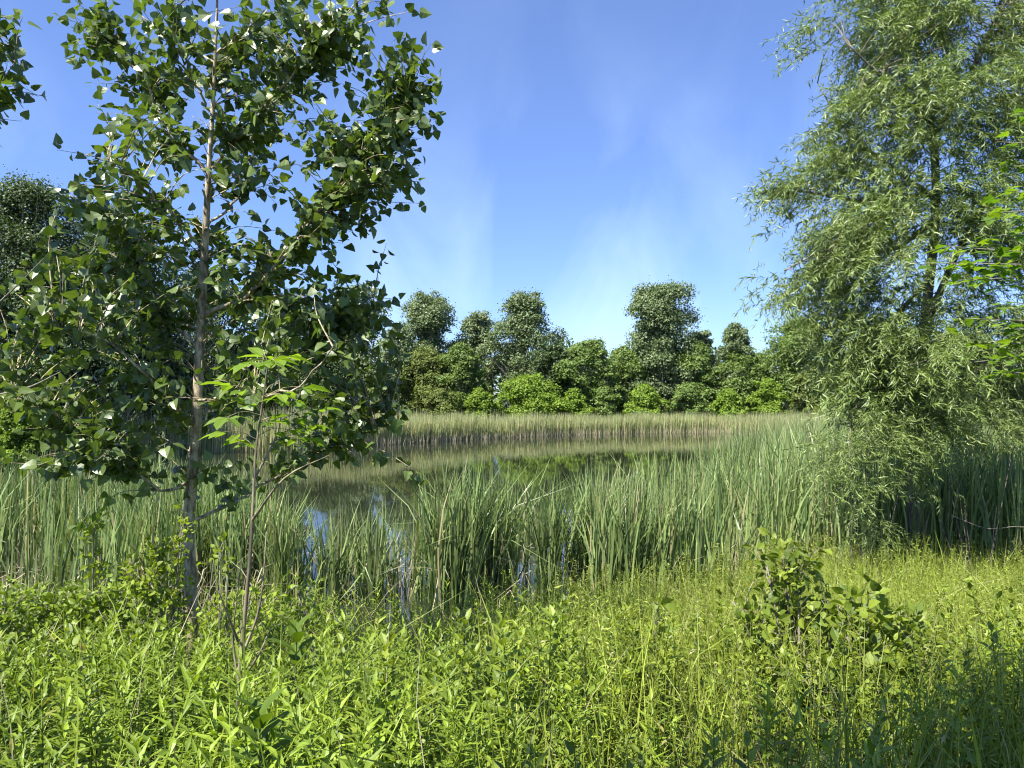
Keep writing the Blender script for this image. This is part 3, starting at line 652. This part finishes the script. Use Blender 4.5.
# --- tree behind the viewpoint whose shade falls on the lower right
sb=np.array([-1.9,-2.6,1.25]); st=thing('shade_tree','broad leafy tree behind the viewpoint shading the lower right grass','tree',sb)
wood=MB(); lv=MB(); SUN=SUN
tp=spline([sb,sb+[.1,.2,2.5],sb+[.3,.6,5],sb+[.5,1,7.5]],20); tube(wood,tp,np.linspace(.14,.03,len(tp)),10)
def overhead(gx,gy,t): return np.array([gx*1.05+.15,gy+.45,1.45])+SUN*t
tgts=[]
for (gx,gy,r,n) in [(1.0,2.2,.45,36),(1.5,2.4,.5,44),(2.1,2.6,.5,40),(2.7,2.8,.45,26),(1.5,1.9,.5,36),(.6,1.8,.45,30),(2.3,2.0,.5,36),(3.0,2.3,.5,26),(.1,1.6,.35,14),(2.7,1.3,.6,26),(1.1,1.3,.5,24)]:
    c=overhead(gx,gy,6.5); tgts.append(c+rdir(n)*r*(R.random(n)**.4)[:,None]*[1,1,.7])
    p=spline([tp[9],(tp[9]+c)/2+[0,0,.3],c],12); tube(wood,p,np.linspace(.035,.008,len(p)),5)
    grow(st,wood,lv,p[3:],tgts[-1],T_BROAD,.20,.045,.004,leafy=.9,face_up=2.5)
wood.build('trunk',M['bark'],st); lv.build('crown',M['mid'],st)

# ------------------------------------------------------------------ slender sapling with compound leaves
DS=3.3
sp_=thing('hickory_sapling','slender sapling with a thin pale stem and bright compound leaves in front of the cottonwood','sapling',P(243,775,DS))
wood=MB(); tp=spline([P(242,785,DS),P(241,690,DS),P(246,620,DS),P(251,560,DS),P(254,500,DS),P(256,455,DS),P(263,400,DS),P(268,362,DS)],40)
tube(wood,tp,np.linspace(.0115,.0028,len(tp)),7)
for (a,b_,c) in [((242,690),(235,640),(238,600)),((246,650),(262,600),(268,520)),((254,480),(275,440),(282,415)),((243,680),(262,650),(270,630)),((240,640),(228,610),(220,590)),((253,520),(285,478),(330,455))]:
    p=spline([P(*a,DS),P(*b_,DS+R.normal(0,.08)),P(*c,DS+R.normal(0,.15))],8); tube(wood,p,np.linspace(.007,.002,len(p)),4)
def comp_leaf(mbL,mbW,root,tip,nlf=5,size=.11,droop=0.25):
    root=np.asarray(root); tip=np.asarray(tip); ax=unit(tip-root); side=unit(np.cross(ax,[0,0,1])); Lr=np.linalg.norm(tip-root)
    p=spline([root,(root+tip)/2+[0,0,.02],tip],6); tube(mbW,p,np.linspace(.0022,.0012,len(p)),3)
    pos=[tip];d=[ax+[0,0,-droop]];s=[1.15]
    for q in range((nlf-1)//2):
        f=.95-.38*q
        for sg in (1,-1):
            pos.append(root+(tip-root)*f); d.append(ax*(.55-.2*q)+side*sg+[0,0,-droop*.9]); s.append(1.0-.22*q)
    pos=np.array(pos);d=np.array(d)+R.normal(0,.08,(len(pos),3)); nrm=np.array([0,0,1])+R.normal(0,.22,(len(pos),3))
    mbL.inst(T_ELLIP, frames(d,nrm,size*1.0*np.array(s)), pos)
lv=MB()
for (r,t,sz) in [((268,364),(262,357),.11),((268,364),(290,356),.11),((268,364),(250,362),.10),((268,366),(276,362),.10),
                 ((262,400),(228,385),.105),((262,398),(305,387),.10),((263,395),(295,402),.085),((260,415),(225,418),.09),((262,405),(280,395),.08),((258,440),(222,432),.09),((258,436),(290,430),.085),
                 ((262,420),(300,418),.085),((275,440),(312,438),.085),((256,450),(240,440),.08),((282,420),(325,408),.08),((285,432),(318,425),.075),((262,410),(245,400),.085),((258,428),(270,420),.08)]:
    dz=R.normal(0,.14); comp_leaf(lv,wood,P(*r,DS),P(*t,DS+dz),5,sz)
wood.build('stem',M['stem'],sp_,smooth=True); lv.build('leaves',M['ash'],sp_)

# ------------------------------------------------------------------ shrubs and single plants
def shrub(name,label,cat,px,pybase,d,blobs,leafm,tpl,ls,nst=7,group=None,stem='bark',sp=.05,face_up=.9,updown=(.3,-.4)):
    x=(px-512)/F*d; g=float(ground(x,d)); o_=thing(name,label,cat,(x,d,g),group); wood=MB(); lv=MB(); nodes=[]
    for q in range(nst):
        b_=blobs[q%len(blobs)]; T=P(b_[0]+R.normal(0,b_[2]*.4),b_[1],b_[4]); p=spline([[x+R.normal(0,.06),d+R.normal(0,.06),g-.02],[(x*.4+T[0]*.6),d,(g+T[2])/2+.05],T],10)
        tube(wood,p,np.linspace(.009,.003,len(p)),4); nodes.append(p[2:])
    grow(o_,wood,lv,np.vstack(nodes),np.vstack([ell(*b) for b in blobs]),tpl,ls,sp,.002,leafy=.9,face_up=face_up,updown=updown)
    wood.build('stems',M[stem],o_); lv.build('leaves',leafm,o_); return o_
shrub('dogwood_shrub','upright broad leaved shrub with the highest top in the right grass','shrub',790,720,4.3,[(788,556,34,22,4.4,.25,40),(800,598,60,28,4.4,.3,54),(778,640,62,34,4.3,.35,56),(795,684,74,36,4.1,.35,60),(735,600,16,18,4.4,.1,8)],M['dogwood'],T_BROAD,.062,14)
shrub('dogwood_shrub','lower shrub with larger pale leaves right beside the highest shrub','shrub',862,720,4.1,[(862,606,46,24,4.2,.25,26),(884,642,40,30,4.2,.25,28),(846,676,66,34,4.1,.35,44),(908,630,12,18,4.2,.1,7),(880,706,56,28,3.9,.3,34)],M['dogwood'],T_BROAD,.082,12)
shrub('dogwood_seedling','small dark leaved seedling rising alone from the middle grass','seedling',655,680,4.7,[(655,600,6,10,4.7,.05,5),(665,655,32,14,4.7,.15,16),(650,680,40,20,4.7,.2,18)],M['dogwood'],T_BROAD,.085,4)
shrub('bramble_shrub','yellow green bramble mound left of the cottonwood trunk','shrub',110,690,5.3,[(115,598,60,26,5.3,.3,110),(55,612,60,26,5.3,.3,84),(140,632,56,26,5.1,.3,80),(30,645,50,30,5.0,.3,44)],M['bramble'],T_BROAD,.048,12,sp=.034)
shrub('bramble_shrub','low bramble mound at the left edge below the reeds','shrub',-10,690,5.0,[(0,606,40,30,5.0,.3,44),(20,660,50,30,4.8,.3,40)],M['bramble'],T_BROAD,.048,8,sp=.034)
shrub('climbing_vine','yellow leaved vine climbing the foot of the cottonwood trunk','vine',172,680,5.4,[(165,550,26,28,5.4,.15,56),(148,585,34,22,5.3,.2,60),(184,525,12,20,5.5,.1,14),(186,600,18,30,5.5,.1,20),(130,565,16,14,5.3,.1,12)],M['vine'],T_BROAD,.042,9,sp=.030)
shrub('elder_seedling','thin upright yellow green shoot before the left reeds','seedling',98,650,5.7,[(95,520,10,8,5.7,.06,6),(95,545,12,10,5.7,.06,8),(105,570,10,12,5.7,.06,8)],M['vine'],T_ELLIP,.07,3,sp=.035)
shrub('bramble_shrub','loose yellow shrub with dry twigs between the cottonwood and the sapling','shrub',225,680,5.4,[(225,560,26,30,5.4,.2,12),(215,610,30,25,5.4,.2,24),(270,600,34,40,5.4,.2,18),(240,640,40,20,5.2,.2,24)],M['vine'],T_BROAD,.045,9,sp=.04)
shrub('buckthorn_shrub','loose shrub with small leaves right of the sapling before the water','shrub',330,660,6.0,[(300,590,20,40,6,.2,12),(325,615,30,18,6,.2,14)],M['bramble'],T_BROAD,.05,6,sp=.045)

def milkweed(label,px,pyb,pyt,d,ls,npair=5):
    x=(px-512)/F*d; b0=P(px,pyb,d); b0[2]=ground(x,d); top=P(px+2,pyt,d); o_=thing('milkweed_plant',label,'wild plant',b0,'milkweed plants in the left foreground'); w=MB(); lv=MB()
    zb=max(b0[2]+.05, top[2]-.30)
    p=spline([b0,(b0+top)/2,top-[0,0,ls*.5]],10); tube(w,p,np.linspace(.007,.004,len(p)),6)
    for q in range(npair):
        f=q/(npair-1); c=np.array([top[0],top[1],zb+(top[2]-ls*.55-zb)*f]); a=q*1.57+.5+R.normal(0,.15)
        for sg in (0,math.pi):
            d_=np.array([[math.cos(a+sg),math.sin(a+sg),.55+.9*f]]); n_=np.array([[-math.cos(a+sg)*.9,-math.sin(a+sg)*.9,.6]])
            lv.inst(T_MILK, frames(d_,n_,ls*(1-.25*abs(f-.4))*R.uniform(.85,1.1)), c[None])
    w.build('stem',M['greenstem'],o_); lv.build('leaves',M['milkweed'],o_,smooth=True)
T_MILK=leaf_tpl([0,.15,.4,.7,1.0],[(.15,.12),(.23,.4),(.16,.75)], .35, .22, .05)
milkweed('milkweed with large upright dark leaves at the bottom edge beside the sapling foot',260,800,690,2.4,.14,7)
milkweed('milkweed with drooping dark leaves right of the sapling stem',296,720,612,3.7,.16,5)
milkweed('small milkweed with one pair of pale leaves right of the bottom milkweed',283,760,692,2.9,.10,3)

# dry stalks and fallen sticks
def stick(label,pts,r=.004,m='twig',name='dry_stalk',cat='stalk',group='dry stalks in the foreground'):
    mb=MB(); p=spline([P(*q) for q in pts],14); tube(mb,p,np.linspace(r,r*.5,len(p)),5)
    tag(mb.build(name,M[m]),label,cat,group)
stick('pale dry stick leaning in the weeds at the bottom middle',[(470,722,4),(475,700,4),(482,672,4)],.006)
stick('pale dry stick lying low at the bottom edge of the weeds',[(412,752,3.2),(425,762,3.2),(440,772,3.2)],.005)
stick('dark thin dry stalk standing in the weeds left of the bottom middle',[(362,748,3.2),(365,700,3.2),(366,650,3.2)],.003,'bark_dark')
stick('dark thin dry stalk standing in the weeds at the lower left',[(87,715,3.6),(86,670,3.6),(84,640,3.6)],.003,'bark_dark')
stick('thin dark stalk bent in the right grass',[(930,690,4.6),(945,665,4.6),(965,640,4.6),(972,620,4.6)],.004,'bark_dark')
stick('thin grey branch lying across the shaded reeds under the willow',[(950,515,10.3),(985,528,10.2),(1015,526,10.1),(1040,530,10.1)],.006,'bark','fallen_branch','branch','dead branches at the water edge')
stick('bare dead twig rising from the water between the middle clumps',[(408,600,10.9),(414,560,10.9),(418,520,10.9),(424,490,10.9)],.010,'bark','fallen_branch','branch','dead branches at the water edge')
stick('bare twig crossing low over the water left of the tall middle clump',[(385,560,10.8),(405,575,10.8),(430,585,10.8)],.007,'bark','fallen_branch','branch','dead branches at the water edge')

# ------------------------------------------------------------------ world, sun, camera
w=bpy.data.worlds.new('World'); scene.world=w; w.use_nodes=True; nt=w.node_tree; nt.nodes.clear()
out=nt.nodes.new('ShaderNodeOutputWorld'); bg=nt.nodes.new('ShaderNodeBackground'); sky=nt.nodes.new('ShaderNodeTexSky'); sky.sky_type='NISHITA'; sky.sun_disc=False
elev=math.asin(SUN[2]); sky.sun_elevation=elev; sky.sun_rotation=math.atan2(SUN[0],SUN[1]); sky.air_density=1.0; sky.dust_density=.2; sky.ozone_density=2.0
tc=nt.nodes.new('ShaderNodeTexCoord'); mp=nt.nodes.new('ShaderNodeMapping'); mp.inputs['Scale'].default_value=(4.5,1.0,2.6); mp.inputs['Rotation'].default_value=(0,math.radians(-28),0); mp.inputs['Location'].default_value=(3.1,.4,1.7)
no=nt.nodes.new('ShaderNodeTexNoise'); no.inputs['Scale'].default_value=1.5; no.inputs['Detail'].default_value=6; no.inputs['Roughness'].default_value=.52; no.inputs['Distortion'].default_value=.6
L(nt,tc.outputs['Generated'],mp.inputs[0]); L(nt,mp.outputs[0],no.inputs['Vector'])
mr=nt.nodes.new('ShaderNodeMapRange'); mr.inputs[1].default_value=.46; mr.inputs[2].default_value=.78; mr.inputs[3].default_value=0; mr.inputs[4].default_value=.42
L(nt,no.outputs[0],mr.inputs[0])
sx=nt.nodes.new('ShaderNodeSeparateXYZ'); L(nt,tc.outputs['Generated'],sx.inputs[0])
hm=nt.nodes.new('ShaderNodeMapRange'); hm.inputs[1].default_value=.02; hm.inputs[2].default_value=.42; hm.inputs[3].default_value=1.; hm.inputs[4].default_value=.12; L(nt,sx.outputs[2],hm.inputs[0])
ml=nt.nodes.new('ShaderNodeMath'); ml.operation='MULTIPLY_ADD'; L(nt,mr.outputs[0],ml.inputs[0]); L(nt,hm.outputs[0],ml.inputs[1]); ml.inputs[2].default_value=.06
mx=nt.nodes.new('ShaderNodeMix'); mx.data_type='RGBA'; L(nt,ml.outputs[0],mx.inputs[0])
tint=nt.nodes.new('ShaderNodeMix'); tint.data_type='RGBA'; tint.blend_type='MULTIPLY'; tint.inputs[0].default_value=1; tint.inputs[7].default_value=(.85,1.05,1.58,1)
L(nt,sky.outputs[0],tint.inputs[6]); L(nt,tint.outputs[2],mx.inputs[6]); mx.inputs[7].default_value=(8,10,12.5,1)
L(nt,mx.outputs[2],bg.inputs[0]); bg.inputs[1].default_value=.053; L(nt,bg.outputs[0],out.inputs[0])
sl=bpy.data.lights.new('sun','SUN'); sl.energy=5.0; sl.angle=math.radians(.5); sl.color=(1,.95,.87)
so=bpy.data.objects.new('sun',sl); col.objects.link(so)
from mathutils import Vector
so.rotation_euler=Vector(SUN.tolist()).to_track_quat('Z','Y').to_euler(); so.location=(-20,-10,40)
cam=bpy.data.cameras.new('camera'); cam.sensor_width=36; cam.lens=F/1024*36; cam.clip_end=3000; cam.clip_start=.05
co=bpy.data.objects.new('camera',cam); col.objects.link(co); co.location=CAM.tolist(); co.rotation_euler=(math.radians(90)+math.atan((HZ-384)/F),0,0)
scene.camera=co
scene.view_settings.view_transform='Standard'; scene.view_settings.look='None'; scene.view_settings.exposure=1.38; scene.view_settings.gamma=1
scene.cycles.filter_width=1.15; scene.cycles.max_bounces=8; scene.cycles.diffuse_bounces=2; scene.cycles.transmission_bounces=6; scene.cycles.caustics_reflective=False; scene.cycles.caustics_refractive=False
